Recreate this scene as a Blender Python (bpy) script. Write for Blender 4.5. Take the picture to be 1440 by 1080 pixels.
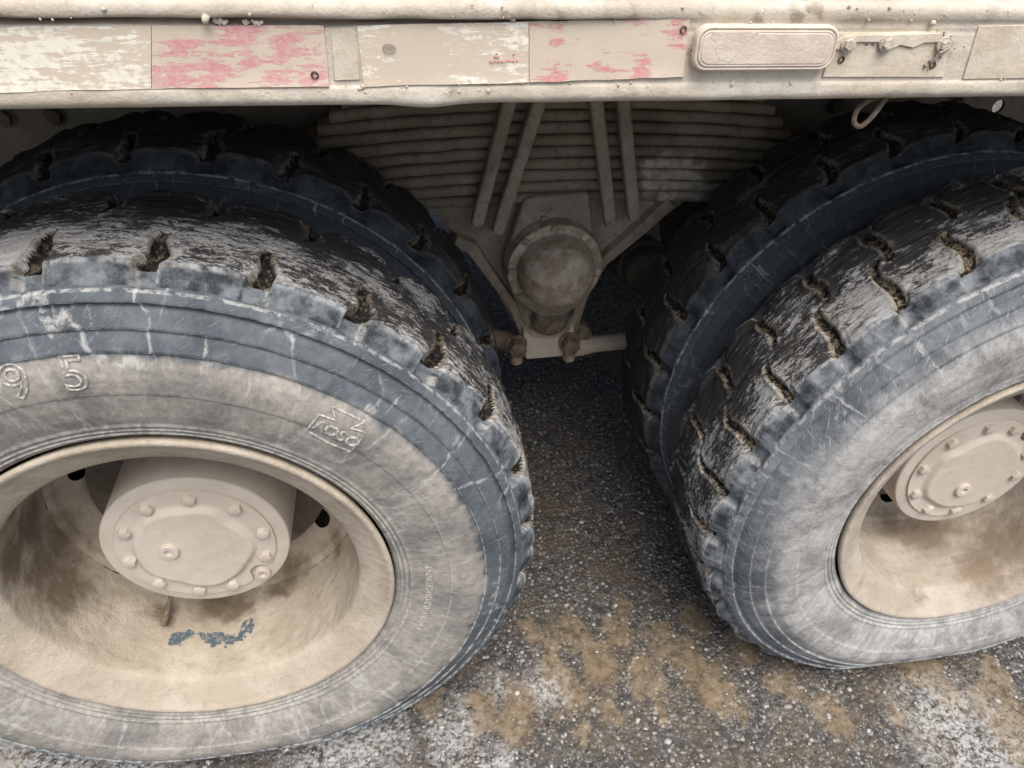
import bpy, bmesh, math, random
import numpy as np
from mathutils import Matrix, Vector

# ------------------------------------------------------------------ scene, camera, light
for o in list(bpy.data.objects):
    bpy.data.objects.remove(o)
scene = bpy.context.scene
COL = scene.collection
random.seed(7)
RNG = np.random.default_rng(7)

CAM = np.array([-0.157, -0.8373, 1.3811])
YAW, PITCH, ROLL, FPX = 0.1828, 0.6406, 0.0398, 1014.63
_f = np.array([math.sin(YAW) * math.cos(PITCH), math.cos(YAW) * math.cos(PITCH), -math.sin(PITCH)])
_r = np.array([math.cos(YAW), -math.sin(YAW), 0.0])
_u = np.cross(_r, _f)
_c, _s = math.cos(ROLL), math.sin(ROLL)
_r, _u = _c * _r + _s * _u, -_s * _r + _c * _u
RM = np.array([_r, _u, _f])
cam_data = bpy.data.cameras.new("camera")
cam = bpy.data.objects.new("camera", cam_data)
COL.objects.link(cam)
cam.matrix_world = Matrix(((_r[0], _u[0], -_f[0], CAM[0]), (_r[1], _u[1], -_f[1], CAM[1]),
                           (_r[2], _u[2], -_f[2], CAM[2]), (0, 0, 0, 1)))
cam_data.sensor_fit = 'HORIZONTAL'
cam_data.sensor_width = 36.0
cam_data.lens = FPX / 1440.0 * 36.0
cam_data.clip_start = 0.02
cam_data.clip_end = 300.0
scene.camera = cam

SUN_EL, SUN_AZ = math.radians(64), math.radians(8)   # azimuth measured from -y (camera side) towards +x
world = bpy.data.worlds.new("World")
scene.world = world
world.use_nodes = True
wn = world.node_tree
bg = wn.nodes["Background"]
sky = wn.nodes.new("ShaderNodeTexSky")
sky.sky_type = 'NISHITA'
sky.sun_disc = False
sky.sun_elevation = SUN_EL
sky.sun_rotation = math.radians(180) - SUN_AZ
sky.air_density = 1.0
sky.dust_density = 4.0
sky.ozone_density = 1.0
wn.links.new(sky.outputs[0], bg.inputs[0])
bg.inputs[1].default_value = 0.085
sun_d = bpy.data.lights.new("sun", 'SUN')
sun_d.energy = 1.5
sun_d.angle = math.radians(45)
sun_d.color = (1.0, 0.97, 0.92)
sun = bpy.data.objects.new("sun", sun_d)
COL.objects.link(sun)
_dir = Vector((math.sin(SUN_AZ) * math.cos(SUN_EL), -math.cos(SUN_AZ) * math.cos(SUN_EL), math.sin(SUN_EL)))
sun.rotation_euler = _dir.to_track_quat('Z', 'Y').to_euler()
sun.location = (0, -3, 4)

scene.view_settings.view_transform = 'Standard'
scene.view_settings.look = 'None'
scene.view_settings.gamma = 1.0
scene.view_settings.exposure = 1.12
scene.view_settings.use_curve_mapping = False
scene.render.engine = 'CYCLES'

# ------------------------------------------------------------------ measuring helpers (pixel of the 1440x1080 photo -> point)
def _dirpx(x, y):
    return RM.T @ np.array([(x - 720) / FPX, (540 - y) / FPX, 1.0])
def on_y(x, y, Y):
    d = _dirpx(x, y); return CAM + d * ((Y - CAM[1]) / d[1])
GZ = 0.0
def on_z(x, y, Z=GZ):
    d = _dirpx(x, y); return CAM + d * ((Z - CAM[2]) / d[2])
def on_cyl(x, y, cx, cz, r, far=False):
    d = _dirpx(x, y); o = CAM - np.array([cx, 0, cz])
    a = d[0]**2 + d[2]**2; b = 2 * (o[0] * d[0] + o[2] * d[2]); c = o[0]**2 + o[2]**2 - r * r
    D = max(b * b - 4 * a * c, 0)
    t = (-b + (1 if far else -1) * math.sqrt(D)) / 2 / a
    return CAM + d * t

XL, XR, ZA, DUAL = -0.4922, 0.8435, 0.50, 0.338
XM = 0.177

# ------------------------------------------------------------------ numpy noise
def _hash(ix, iy, iz, seed):
    h = (ix.astype(np.uint32) * np.uint32(374761393) + iy.astype(np.uint32) * np.uint32(668265263)
         + iz.astype(np.uint32) * np.uint32(2147483647) + np.uint32((seed * 974711) & 0xffffffff))
    h = (h ^ (h >> np.uint32(13))) * np.uint32(1274126177)
    h = h ^ (h >> np.uint32(16))
    return (h & np.uint32(0xffff)).astype(np.float64) / 32767.5 - 1.0
def vnoise(P, seed=0):
    P = np.asarray(P, float)
    f = np.floor(P); t = P - f; t = t * t * (3 - 2 * t); i = f.astype(np.int64)
    out = 0
    for dx in (0, 1):
        wx = t[..., 0] if dx else 1 - t[..., 0]
        for dy in (0, 1):
            wy = t[..., 1] if dy else 1 - t[..., 1]
            for dz in (0, 1):
                wz = t[..., 2] if dz else 1 - t[..., 2]
                out = out + wx * wy * wz * _hash(i[..., 0] + dx, i[..., 1] + dy, i[..., 2] + dz, seed)
    return out
def fbm(P, octaves=4, seed=0):
    P = np.asarray(P, float); a, s, t = 1.0, 0.0, 0.0
    for k in range(octaves):
        s = s + a * vnoise(P * 2**k, seed + 17 * k); t += a; a *= 0.5
    return s / t
def sstep(a, b, x):
    t = np.clip((x - a) / (b - a), 0, 1); return t * t * (3 - 2 * t)

# ------------------------------------------------------------------ mesh helpers
def link(name, mesh, mat=None, parent=None, loc=(0, 0, 0), rot=(0, 0, 0)):
    o = bpy.data.objects.new(name, mesh)
    COL.objects.link(o)
    if mat is not None and mesh is not None and not mesh.materials:
        mesh.materials.append(mat)
    if parent is not None:
        o.parent = parent
    o.location = loc
    o.rotation_euler = rot
    return o
def raw_mesh(name, V, F, smooth=True, sharp=None):
    me = bpy.data.meshes.new(name)
    V = np.ascontiguousarray(V, dtype=np.float32).reshape(-1, 3)
    if isinstance(F, np.ndarray):
        n, k = F.shape
        me.vertices.add(len(V)); me.vertices.foreach_set("co", V.ravel())
        me.loops.add(n * k); me.loops.foreach_set("vertex_index", np.ascontiguousarray(F, dtype=np.int32).ravel())
        me.polygons.add(n)
        me.polygons.foreach_set("loop_start", np.arange(0, n * k, k, dtype=np.int32))
        me.update(calc_edges=True)
    else:
        me.from_pydata(V.tolist(), [], F)
        me.update()
    if smooth:
        me.polygons.foreach_set("use_smooth", np.ones(len(me.polygons), dtype=bool))
        if sharp is not None:
            me.set_sharp_from_angle(angle=math.radians(sharp))
    return me
def grid_faces(nu, nv, wrap_u=False, wrap_v=False, flip=False):
    u = np.arange(nu if wrap_u else nu - 1); v = np.arange(nv if wrap_v else nv - 1)
    U, W = np.meshgrid(u, v, indexing='ij')
    U2, W2 = (U + 1) % nu, (W + 1) % nv
    F = np.stack([U * nv + W, U2 * nv + W, U2 * nv + W2, U * nv + W2], -1).reshape(-1, 4)
    return F[:, ::-1] if flip else F
def set_attr(me, name, arr):
    arr = np.ascontiguousarray(arr, dtype=np.float32)
    if arr.ndim == 1:
        a = me.attributes.new(name, 'FLOAT', 'POINT'); a.data.foreach_set("value", arr)
    else:
        a = me.attributes.new(name, 'FLOAT_VECTOR', 'POINT'); a.data.foreach_set("vector", arr.ravel())
def resample(pts, step):
    pts = np.array(pts, float); out = [pts[0]]
    for a, b in zip(pts[:-1], pts[1:]):
        n = max(1, int(math.ceil(np.linalg.norm(b[:2] - a[:2]) / step)))
        for k in range(1, n + 1): out.append(a + (b - a) * k / n)
    return np.array(out)
def smooth_profile(pts, n):
    """Catmull-Rom through points"""
    pts = np.array(pts, float); P = np.vstack([2 * pts[0] - pts[1], pts, 2 * pts[-1] - pts[-2]])
    out = []
    for i in range(1, len(P) - 2):
        for t in np.linspace(0, 1, n, endpoint=False):
            p0, p1, p2, p3 = P[i - 1:i + 3]
            out.append(.5 * (2 * p1 + (p2 - p0) * t + (2 * p0 - 5 * p1 + 4 * p2 - p3) * t * t + (3 * p1 - p0 - 3 * p2 + p3) * t**3))
    out.append(pts[-1]); return np.array(out)
def lathe(name, prof, n=128, sharp=35, jitter=0.0, seed=0):
    """prof: (r, y) list; turned about the y axis; outside of the list's left hand"""
    prof = np.array(prof, float)
    th = np.linspace(0, 2 * math.pi, n, endpoint=False)
    V = np.stack([np.cos(th)[:, None] * prof[:, 0], np.ones(n)[:, None] * prof[:, 1], np.sin(th)[:, None] * prof[:, 0]], -1)
    if jitter:
        N = fbm(V.reshape(-1, 3) * 14, 4, seed).reshape(n, -1) * jitter
        V[..., 0] += np.cos(th)[:, None] * N; V[..., 2] += np.sin(th)[:, None] * N
        V[..., 1] += N * .5
    return raw_mesh(name, V, grid_faces(n, len(prof), wrap_u=True), True, sharp)
def box_mesh(name, x0, x1, y0, y1, z0, z1, bev=0.003, seg=2):
    bm = bmesh.new(); bmesh.ops.create_cube(bm, size=1.0)
    for v in bm.verts:
        v.co = Vector(((x0 + x1) / 2 + v.co.x * (x1 - x0), (y0 + y1) / 2 + v.co.y * (y1 - y0), (z0 + z1) / 2 + v.co.z * (z1 - z0)))
    if bev: bmesh.ops.bevel(bm, geom=bm.edges[:], offset=bev, segments=seg, affect='EDGES', profile=.6)
    me = bpy.data.meshes.new(name); bm.to_mesh(me); bm.free()
    me.polygons.foreach_set("use_smooth", np.ones(len(me.polygons), dtype=bool)); me.set_sharp_from_angle(angle=math.radians(40))
    return me
def prism_mesh(name, poly, y0, y1, bev=0.003, seg=2):
    """polygon in (x,z), extruded along y"""
    bm = bmesh.new()
    a = [bm.verts.new((x, y0, z)) for x, z in poly]
    f = bm.faces.new(a)
    r = bmesh.ops.extrude_face_region(bm, geom=[f])
    bmesh.ops.translate(bm, verts=[v for v in r['geom'] if isinstance(v, bmesh.types.BMVert)], vec=(0, y1 - y0, 0))
    bmesh.ops.recalc_face_normals(bm, faces=bm.faces)
    if bev: bmesh.ops.bevel(bm, geom=bm.edges[:], offset=bev, segments=seg, affect='EDGES', profile=.6)
    bmesh.ops.triangulate(bm, faces=[f for f in bm.faces if len(f.verts) > 4])
    me = bpy.data.meshes.new(name); bm.to_mesh(me); bm.free()
    me.polygons.foreach_set("use_smooth", np.ones(len(me.polygons), dtype=bool)); me.set_sharp_from_angle(angle=math.radians(40))
    return me
def tube_arrays(path, rad, n=8, closed=False):
    path = np.array(path, float); m = len(path)
    rad = np.broadcast_to(np.asarray(rad, float), (m,))
    T = np.gradient(path, axis=0) if not closed else np.roll(path, -1, 0) - np.roll(path, 1, 0)
    T /= np.linalg.norm(T, axis=1)[:, None] + 1e-12
    up = np.array([0, 1, 0.]) if abs(T[0] @ np.array([0, 1, 0.])) < .9 else np.array([0, 0, 1.])
    V = []
    for p, t, r in zip(path, T, rad):
        a = np.cross(t, up); a /= np.linalg.norm(a) + 1e-12; b = np.cross(a, t); up = b
        ph = np.linspace(0, 2 * math.pi, n, endpoint=False)
        V.append(p + r * (np.cos(ph)[:, None] * a + np.sin(ph)[:, None] * b))
    V = np.array(V)
    F = grid_faces(m, n, wrap_u=closed, wrap_v=True).tolist()
    if not closed:
        F.append(list(range(n))[::-1]); F.append([(m - 1) * n + k for k in range(n)])
    return V.reshape(-1, 3), F
def tube(name, path, rad, n=10, closed=False, sharp=50):
    V, F = tube_arrays(path, rad, n, closed)
    return raw_mesh(name, V, [list(map(int, f)) for f in F], True, sharp)
class Joined:
    def __init__(self): self.V, self.F, self.n = [], [], 0
    def add(self, V, F):
        V = np.array(V, float).reshape(-1, 3)
        self.F += [[int(i) + self.n for i in f] for f in F]; self.V.append(V); self.n += len(V)
    def mesh(self, name, sharp=40): return raw_mesh(name, np.vstack(self.V), self.F, True, sharp)
def hex_bolt_mesh(name, r=.010, h=.008, washer=.0, nside=6):
    """head standing on y=0, pointing to -y"""
    J = Joined()
    if washer:
        prof = [(washer, 0.001), (washer, -.0016), (washer * .94, -.0024), (r * .5, -.0024)]
        n = 20; th = np.linspace(0, 2 * math.pi, n, endpoint=False)
        V = np.stack([np.stack([np.cos(th) * a, th * 0 + b, np.sin(th) * a], -1) for a, b in prof], 1)
        J.add(V, grid_faces(n, len(prof), wrap_u=True).tolist())
    n = nside; th = np.linspace(0, 2 * math.pi, n, endpoint=False) + .3
    prof = [(r, .001), (r, -h + .0022), (r * .93, -h + .0006), (r * .80, -h)]
    V = np.stack([np.stack([np.cos(th) * a, th * 0 + b, np.sin(th) * a], -1) for a, b in prof], 1)
    F = grid_faces(n, len(prof), wrap_u=True).tolist() + [[k * 4 + 3 for k in range(n)]]
    J.add(V, F)
    return J.mesh(name, 32)
def fix_normals(me):
    bm = bmesh.new(); bm.from_mesh(me); bmesh.ops.recalc_face_normals(bm, faces=bm.faces); bm.to_mesh(me); bm.free()
    return me

# ------------------------------------------------------------------ material helper
class Mat:
    def __init__(self, name, rough=.85, spec=.25):
        self.m = bpy.data.materials.new(name); self.m.use_nodes = True
        self.t = self.m.node_tree; self.b = self.t.nodes["Principled BSDF"]
        self.b.inputs["Roughness"].default_value = rough
        self.b.inputs["Specular IOR Level"].default_value = spec
        tc = self.t.nodes.new("ShaderNodeTexCoord"); oi = self.t.nodes.new("ShaderNodeObjectInfo")
        self.obj = tc.outputs["Object"]; self.rnd = oi.outputs["Random"]
        ml = self.vm('MULTIPLY_ADD', oi.outputs["Location"], (3.71, 2.3, 1.9), self.obj)
        self.co = ml
    def L(self, a, b): self.t.links.new(a, b)
    def put(self, sock, v):
        if isinstance(v, bpy.types.NodeSocket): self.L(v, sock)
        elif v is not None:
            if isinstance(v, (tuple, list)) and len(v) == 3 and sock.type == 'RGBA': v = (*v, 1)
            sock.default_value = v
    def vm(self, op, a, b=None, c=None):
        n = self.t.nodes.new("ShaderNodeVectorMath"); n.operation = op
        self.put(n.inputs[0], a)
        if b is not None: self.put(n.inputs[1], b)
        if c is not None: self.put(n.inputs[2], c)
        return n.outputs["Value"] if op in ('DISTANCE', 'LENGTH', 'DOT_PRODUCT') else n.outputs[0]
    def noise(self, scale, detail=4, rough=.55, dist=0.0, co=None, out=0):
        n = self.t.nodes.new("ShaderNodeTexNoise")
        self.put(n.inputs["Vector"], co or self.co)
        n.inputs["Scale"].default_value = scale; n.inputs["Detail"].default_value = detail
        n.inputs["Roughness"].default_value = rough; n.inputs["Distortion"].default_value = dist
        return n.outputs[out]
    def voro(self, scale, feature='F1', co=None, out="Distance", rnd=1.0):
        n = self.t.nodes.new("ShaderNodeTexVoronoi"); n.feature = feature
        self.put(n.inputs["Vector"], co or self.co); n.inputs["Scale"].default_value = scale
        n.inputs["Randomness"].default_value = rnd
        return n.outputs[out]
    def attr(self, name, out="Fac"):
        n = self.t.nodes.new("ShaderNodeAttribute"); n.attribute_name = name; return n.outputs[out]
    def rng(self, v, a, b, c=0.0, d=1.0, smooth=True):
        n = self.t.nodes.new("ShaderNodeMapRange"); n.interpolation_type = 'SMOOTHSTEP' if smooth else 'LINEAR'
        self.put(n.inputs[0], v)
        for i, q in enumerate((a, b, c, d)): n.inputs[i + 1].default_value = q
        return n.outputs[0]
    def mt(self, op, a, b=None, c=None, clamp=False):
        n = self.t.nodes.new("ShaderNodeMath"); n.operation = op; n.use_clamp = clamp
        self.put(n.inputs[0], a)
        if b is not None: self.put(n.inputs[1], b)
        if c is not None: self.put(n.inputs[2], c)
        return n.outputs[0]
    def mix(self, f, a, b):
        n = self.t.nodes.new("ShaderNodeMix"); n.data_type = 'RGBA'
        self.put(n.inputs[0], f); self.put(n.inputs[6], a); self.put(n.inputs[7], b)
        return n.outputs[2]
    def scale(self, co, s): return self.vm('MULTIPLY', co, s)
    def warp(self, co, scale, amt):
        n = self.noise(scale, 3, co=co, out=1)
        d = self.vm('SUBTRACT', n, (.5, .5, .5)); return self.vm('MULTIPLY_ADD', d, (amt, amt, amt), co)
    def spots(self, pts, co=None):
        """soft distance field: max over spots of 1-d/r"""
        out = None
        for (x, y, z, r) in pts:
            d = self.vm('DISTANCE', co or self.obj, (x, y, z))
            v = self.mt('SUBTRACT', 1.0, self.mt('DIVIDE', d, r))
            out = v if out is None else self.mt('MAXIMUM', out, v)
        return out
    def bump(self, h, strength=.4, dist=.002, prev=None):
        n = self.t.nodes.new("ShaderNodeBump"); n.inputs["Strength"].default_value = strength
        n.inputs["Distance"].default_value = dist; self.put(n.inputs["Height"], h)
        if prev is not None: self.L(prev, n.inputs["Normal"])
        return n.outputs[0]
    def done(self, col, normal=None, rough=None):
        self.put(self.b.inputs["Base Color"], col)
        if normal is not None: self.L(normal, self.b.inputs["Normal"])
        if rough is not None: self.put(self.b.inputs["Roughness"], rough)
        return self.m

def dusty(name, base, light, dark, sc=1.0, bump=.5, dark_amt=1.0, stains=None, stain_col=(.13, .085, .05), stain_amt=.8, chips=None, chip_col=(.085, .115, .14), rough=.9):
    M = Mat(name, rough)
    a = M.noise(9 * sc, 6, .6); b = M.noise(38 * sc, 5, .65); c = M.noise(320, 3, .6); d = M.noise(4.2 * sc, 5, .6, .6)
    col = M.mix(M.rng(a, .38, .66), base, light)
    col = M.mix(M.mt('MULTIPLY', M.rng(b, .50, .72), .55 * dark_amt), col, dark)
    col = M.mix(M.mt('MULTIPLY', M.rng(d, .54, .70), .55 * dark_amt), col, dark)
    col = M.mix(M.mt('MULTIPLY', M.rng(c, .56, .74), .30), col, dark)
    col = M.mix(M.mt('MULTIPLY', M.rng(c, .42, .28), .30), col, light)
    if stains:
        w = M.warp(M.obj, 22, .07); s = M.spots(stains, w)
        s = M.mt('ADD', s, M.mt('MULTIPLY', M.mt('SUBTRACT', M.noise(30, 7, .72), .5), 1.5))
        col = M.mix(M.mt('MULTIPLY', M.rng(s, -.15, .75), stain_amt), col, stain_col)
    if chips:
        w = M.warp(M.obj, 55, .035); s = M.spots(chips, w)
        s = M.mt('ADD', s, M.mt('MULTIPLY', M.mt('SUBTRACT', M.noise(70, 5, .7), .5), .9))
        col = M.mix(M.rng(s, .04, .10), col, M.mix(M.rng(M.noise(150, 5, .7), .46, .80), chip_col, light))
    h = M.mt('ADD', M.mt('MULTIPLY', b, 1.0), M.mt('MULTIPLY', c, .35))
    n1 = M.bump(h, bump, .004)
    n2 = M.bump(M.noise(900, 2), bump * .5, .0008, n1)
    return M.done(col, n2)

CREAM, CREAM_L, CREAM_D = (.56, .465, .345), (.68, .595, .475), (.37, .285, .195)
MAT_rail = dusty("rail_dust", (.53, .468, .375), (.66, .60, .505), (.36, .30, .22), .9, .45, .9,
                 stains=[(*on_y(x, y, -.15), r) for x, y, r in ((690, 24, .014), (730, 24, .016), (770, 24, .014), (850, 22, .010), (880, 22, .012), (1060, 27, .010), (1110, 24, .012), (1140, 22, .010), (1200, 24, .008), (630, 140, .012), (1250, 130, .012))], stain_col=(.30, .245, .18))
MAT_hub = dusty("hub_dust", (.53, .465, .385), (.60, .535, .45), (.42, .36, .285), .8, .3, .6)
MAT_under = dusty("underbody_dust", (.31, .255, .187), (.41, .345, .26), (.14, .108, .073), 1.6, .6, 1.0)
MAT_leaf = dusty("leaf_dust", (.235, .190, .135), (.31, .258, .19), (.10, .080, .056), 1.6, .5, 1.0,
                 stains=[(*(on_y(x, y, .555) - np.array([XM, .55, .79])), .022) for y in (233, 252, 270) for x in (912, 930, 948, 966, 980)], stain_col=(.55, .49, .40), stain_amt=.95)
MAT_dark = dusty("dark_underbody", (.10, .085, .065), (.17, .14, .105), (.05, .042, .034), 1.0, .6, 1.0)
MAT_frame = dusty("frame_dust_shaded", (.17, .15, .12), (.23, .20, .16), (.09, .078, .06), 1.0, .4, .8)  # tones lowered so the colour carries the shadow beneath the truck
MAT_dome = dusty("dome_dust", (.38, .305, .21), (.62, .54, .42), (.15, .10, .06), 3.2, .7, 1.0)
MAT_rust = dusty("rusty_steel", (.17, .125, .09), (.30, .25, .19), (.07, .045, .03), 6.0, .7, 1.0)
MAT_bolt = dusty("bolt_dust", (.50, .44, .35), (.66, .60, .50), (.14, .10, .07), 8.0, .5, .8)
MAT_plate = dusty("plate_dust", (.58, .50, .385), (.68, .61, .50), (.40, .33, .23), 2.0, .3, .5)
MAT_lens = dusty("lens_dust", (.62, .525, .43), (.70, .61, .52), (.47, .385, .30), 2.5, .3, .5)
MAT_crust = dusty("mortar_crust", (.60, .535, .43), (.72, .66, .56), (.40, .33, .24), 4.0, .6, .6)
MAT_shade_deck = dusty("shade_deck_dirt", (.22, .165, .105), (.30, .24, .17), (.12, .09, .06), 3.0, .8, 1.0)

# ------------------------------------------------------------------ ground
def axis(a, b, step, far):
    core = np.arange(a, b, step); outs = np.array([.03, .1, .25, .6, 1.4, 3, 7, 16, far])
    return np.concatenate([(a - outs)[::-1], core, core[-1] + outs])
gx, gy = axis(-1.25, 1.75, .0070, 60), axis(-.60, 1.30, .0070, 60)
GX, GY = np.meshgrid(gx, gy, indexing='ij')
GP = np.stack([GX, GY, 0 * GX], -1).reshape(-1, 3)
inner = ((GP[:, 0] > -1.3) & (GP[:, 0] < 1.8) & (GP[:, 1] > -.65) & (GP[:, 1] < 1.35)).astype(float)
GH = inner * (.0035 * fbm(GP * 9, 3, 1) + .0016 * fbm(GP * 60, 3, 2) + .0016 * np.maximum(vnoise(GP * 110, 5), 0)) - .0045
mud_px = [(806, 889, 26), (870, 881, 26), (929, 897, 24), (843, 930, 28), (908, 951, 26), (967, 924, 26), (779, 946, 26), (800, 983, 28),
          (736, 983, 26), (720, 1015, 24), (672, 1000, 24), (817, 1029, 12), (1015, 967, 26), (747, 884, 20), (779, 892, 20), (978, 865, 22),
          (1015, 843, 22), (870, 850, 16), (600, 975, 20), (20, 1058, 16), (860, 1000, 16), (1290, 935, 26), (1330, 975, 22), (1170, 1000, 22),
          (1260, 1000, 16), (1400, 990, 30), (1430, 1040, 30), (1100, 960, 24), (1050, 905, 22), (930, 1000, 18), (1395, 945, 20)]
mud = np.full(len(GP), -9.0)
warp = np.stack([fbm(GP * 45, 3, 8), fbm(GP * 45, 3, 9)], -1) * .016
for (x, y, r) in mud_px:
    c = on_z(x, y); rr = r / 1014.0 * np.linalg.norm(c - CAM) * .95
    d = np.hypot((GP[:, 0] + warp[:, 0] - c[0]) * 1.05, (GP[:, 1] + warp[:, 1] - c[1]) * .72) / rr
    mud = np.maximum(mud, 1 - d)
mudm = np.clip(mud * 1.2 + .42 + .75 * fbm(GP * 26, 4, 11), 0, 1) * (mud > -.6)
pale_px = [(60, 1066, 90), (200, 1080, 60), (480, 1060, 75), (540, 1030, 30), (765, 968, 26), (640, 1030, 34), (700, 960, 20), (1345, 1035, 60), (1385, 1075, 70),
           (1310, 1005, 30), (700, 1075, 30)]
pale = np.zeros(len(GP))
for (x, y, r) in pale_px:
    c = on_z(x, y); rr = r / 1014.0 * np.linalg.norm(c - CAM)
    d = np.hypot(GP[:, 0] + warp[:, 0] * 2 - c[0], (GP[:, 1] + warp[:, 1] * 2 - c[1]) * .8) / rr
    pale = np.maximum(pale, np.clip(1.25 - d, 0, 1))
GH += inner * (.0022 * mudm)
GV = GP.copy(); GV[:, 2] = GH + GZ
gm = raw_mesh("ground", GV, grid_faces(len(gx), len(gy)), True)
set_attr(gm, "mud", mudm); set_attr(gm, "pale", pale)
M = Mat("asphalt", .88, .3)
M.co = M.obj
n1 = M.noise(6, 5, .6); n2 = M.noise(45, 5, .65); n3 = M.noise(260, 4, .7)
cell = M.voro(105, out="Color"); cd = M.voro(105, out="Distance"); cell2 = M.voro(330, out="Color")
sep = M.t.nodes.new("ShaderNodeSeparateColor"); M.L(cell, sep.inputs[0])
sep2 = M.t.nodes.new("ShaderNodeSeparateColor"); M.L(cell2, sep2.inputs[0])
col = M.mix(M.rng(n2, .35, .68), (.058, .055, .052), (.135, .127, .118))
col = M.mix(M.mt('MULTIPLY', M.rng(sep.outputs[0], .45, .75), M.rng(cd, .62, .40)), col, (.22, .205, .188))
col = M.mix(M.mt('MULTIPLY', M.rng(sep.outputs[1], .86, .90), M.rng(cd, .50, .36)), col, (.48, .45, .41))
col = M.mix(M.rng(sep2.outputs[0], .92, .97), col, (.34, .325, .30))
col = M.mix(M.rng(n3, .50, .30), col, (.028, .026, .024))
col = M.mix(M.mt('MULTIPLY', M.rng(M.noise(7, 7, .72), .44, .64), .60), col, (.145, .108, .068))
mf = M.rng(M.mt('ADD', M.attr("mud"), M.mt('MULTIPLY', M.mt('SUBTRACT', n3, .5), 1.5)), .15, .95)
mudc = M.mix(M.rng(n2, .35, .65), (.19, .138, .074), (.32, .24, .145))
col = M.mix(M.mt('MULTIPLY', M.mt('MULTIPLY', mf, M.rng(n2, .30, .55, .45, 1.0)), .66), col, mudc)
pf = M.mt('MULTIPLY', M.attr("pale"), M.rng(M.noise(90, 5, .75, .4), .40, .58))
col = M.mix(M.mt('MULTIPLY', pf, .8), col, (.52, .515, .50))
hb = M.mt('ADD', M.mt('MULTIPLY', M.rng(cd, .7, .0), M.mt('SUBTRACT', 1.0, mf)), M.mt('MULTIPLY', n3, .8))
MAT_ground = M.done(col, M.bump(hb, .8, .004), M.rng(mf, 0, 1, .86, .6))
ground = link("ground", gm, MAT_ground); ground["kind"] = "structure"

# loose chips pressed into the asphalt
ico = bmesh.new(); bmesh.ops.create_icosphere(ico, subdivisions=1, radius=1.0)
icoV = np.array([v.co[:] for v in ico.verts]); icoF = np.array([[v.index for v in f.verts] for f in ico.faces]); ico.free()
NCH = 12000
cx = RNG.uniform(-1.15, 1.65, NCH); cy = RNG.uniform(-.50, 1.2, NCH)
cs = np.clip(RNG.lognormal(math.log(.0015), .58, NCH), .0007, .0068)
V = icoV[None] * (1 + .28 * RNG.standard_normal((NCH, 12, 1)).clip(-1.6, 1.6))
V = V * (cs[:, None, None] * np.stack([RNG.uniform(.8, 1.7, NCH), RNG.uniform(.7, 1.2, NCH), RNG.uniform(.35, .7, NCH)], -1)[:, None, :])
an = RNG.uniform(0, math.pi, NCH)[:, None]
V = np.stack([V[..., 0] * np.cos(an) - V[..., 1] * np.sin(an) + cx[:, None], V[..., 0] * np.sin(an) + V[..., 1] * np.cos(an) + cy[:, None],
              V[..., 2] + cs[:, None] * .12 - .0032 + GZ], -1)
F = (icoF[None] + 12 * np.arange(NCH)[:, None, None]).reshape(-1, 3)
cm = raw_mesh("gravel_chips", V.reshape(-1, 3), F, False)
tone = np.clip(RNG.beta(1.1, 1.5, NCH), 0, 1); set_attr(cm, "tone", np.repeat(tone, 12))
M = Mat("gravel", .85)
t = M.attr("tone"); col = M.mix(M.rng(t, .1, .95, smooth=False), (.085, .08, .073), (.62, .595, .55))
col = M.mix(M.mt('MULTIPLY', M.noise(300, 3), .25), col, (.24, .19, .13))
MAT_gravel = M.done(col)
chips = link("gravel_chips", cm, MAT_gravel); chips["kind"] = "stuff"
chips["label"] = "pale loose stone chips scattered over the dark asphalt"; chips["category"] = "gravel"

# ------------------------------------------------------------------ truck root
truck = bpy.data.objects.new("truck", None); COL.objects.link(truck)
truck["label"] = "dust-covered heavy truck with tandem dual rear wheels under a cream side rail"
truck["category"] = "truck"
truck.empty_display_size = .1

# ------------------------------------------------------------------ tyres
TY_OUT = [(.297, -.108), (.300, -.1185), (.304, -.1245), (.3075, -.1265), (.3085, -.1285), (.3110, -.1290), (.3118, -.1275), (.3140, -.1280), (.3150, -.1305),
          (.3180, -.1312), (.3190, -.1298), (.3215, -.1305), (.3225, -.1328), (.3260, -.1340), (.3280, -.1332), (.345, -.1395), (.365, -.1440),
          (.3815, -.1468), (.3830, -.1480), (.3950, -.1495), (.4050, -.1499), (.4185, -.1482), (.4345, -.1418), (.4360, -.1440), (.4575, -.1318), (.4590, -.1340), (.4740, -.1240),
          (.4795, -.1160), (.4825, -.1160), (.4842, -.1212), (.4858, -.1212), (.4938, -.1155), (.4955, -.1095), (.4980, -.1062), (.5050, -.1000), (.5120, -.0935), (.5170, -.0880)]
TY_TREAD = [(.5195, -.0830), (.5222, -.0650), (.5245, -.0350), (.5255, 0), (.5245, .0350), (.5230, .0650), (.5212, .0860)]
TY_IN = [(.5195, .0925), (.5100, .1030), (.4965, .1180), (.4740, .1280), (.4360, .1430), (.4050, .1499), (.3650, .1440), (.3280, .1332), (.304, .1245), (.297, .108)]
def side_y(r):
    P = np.array(TY_OUT); return np.interp(r, P[:, 0], P[:, 1])
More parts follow.
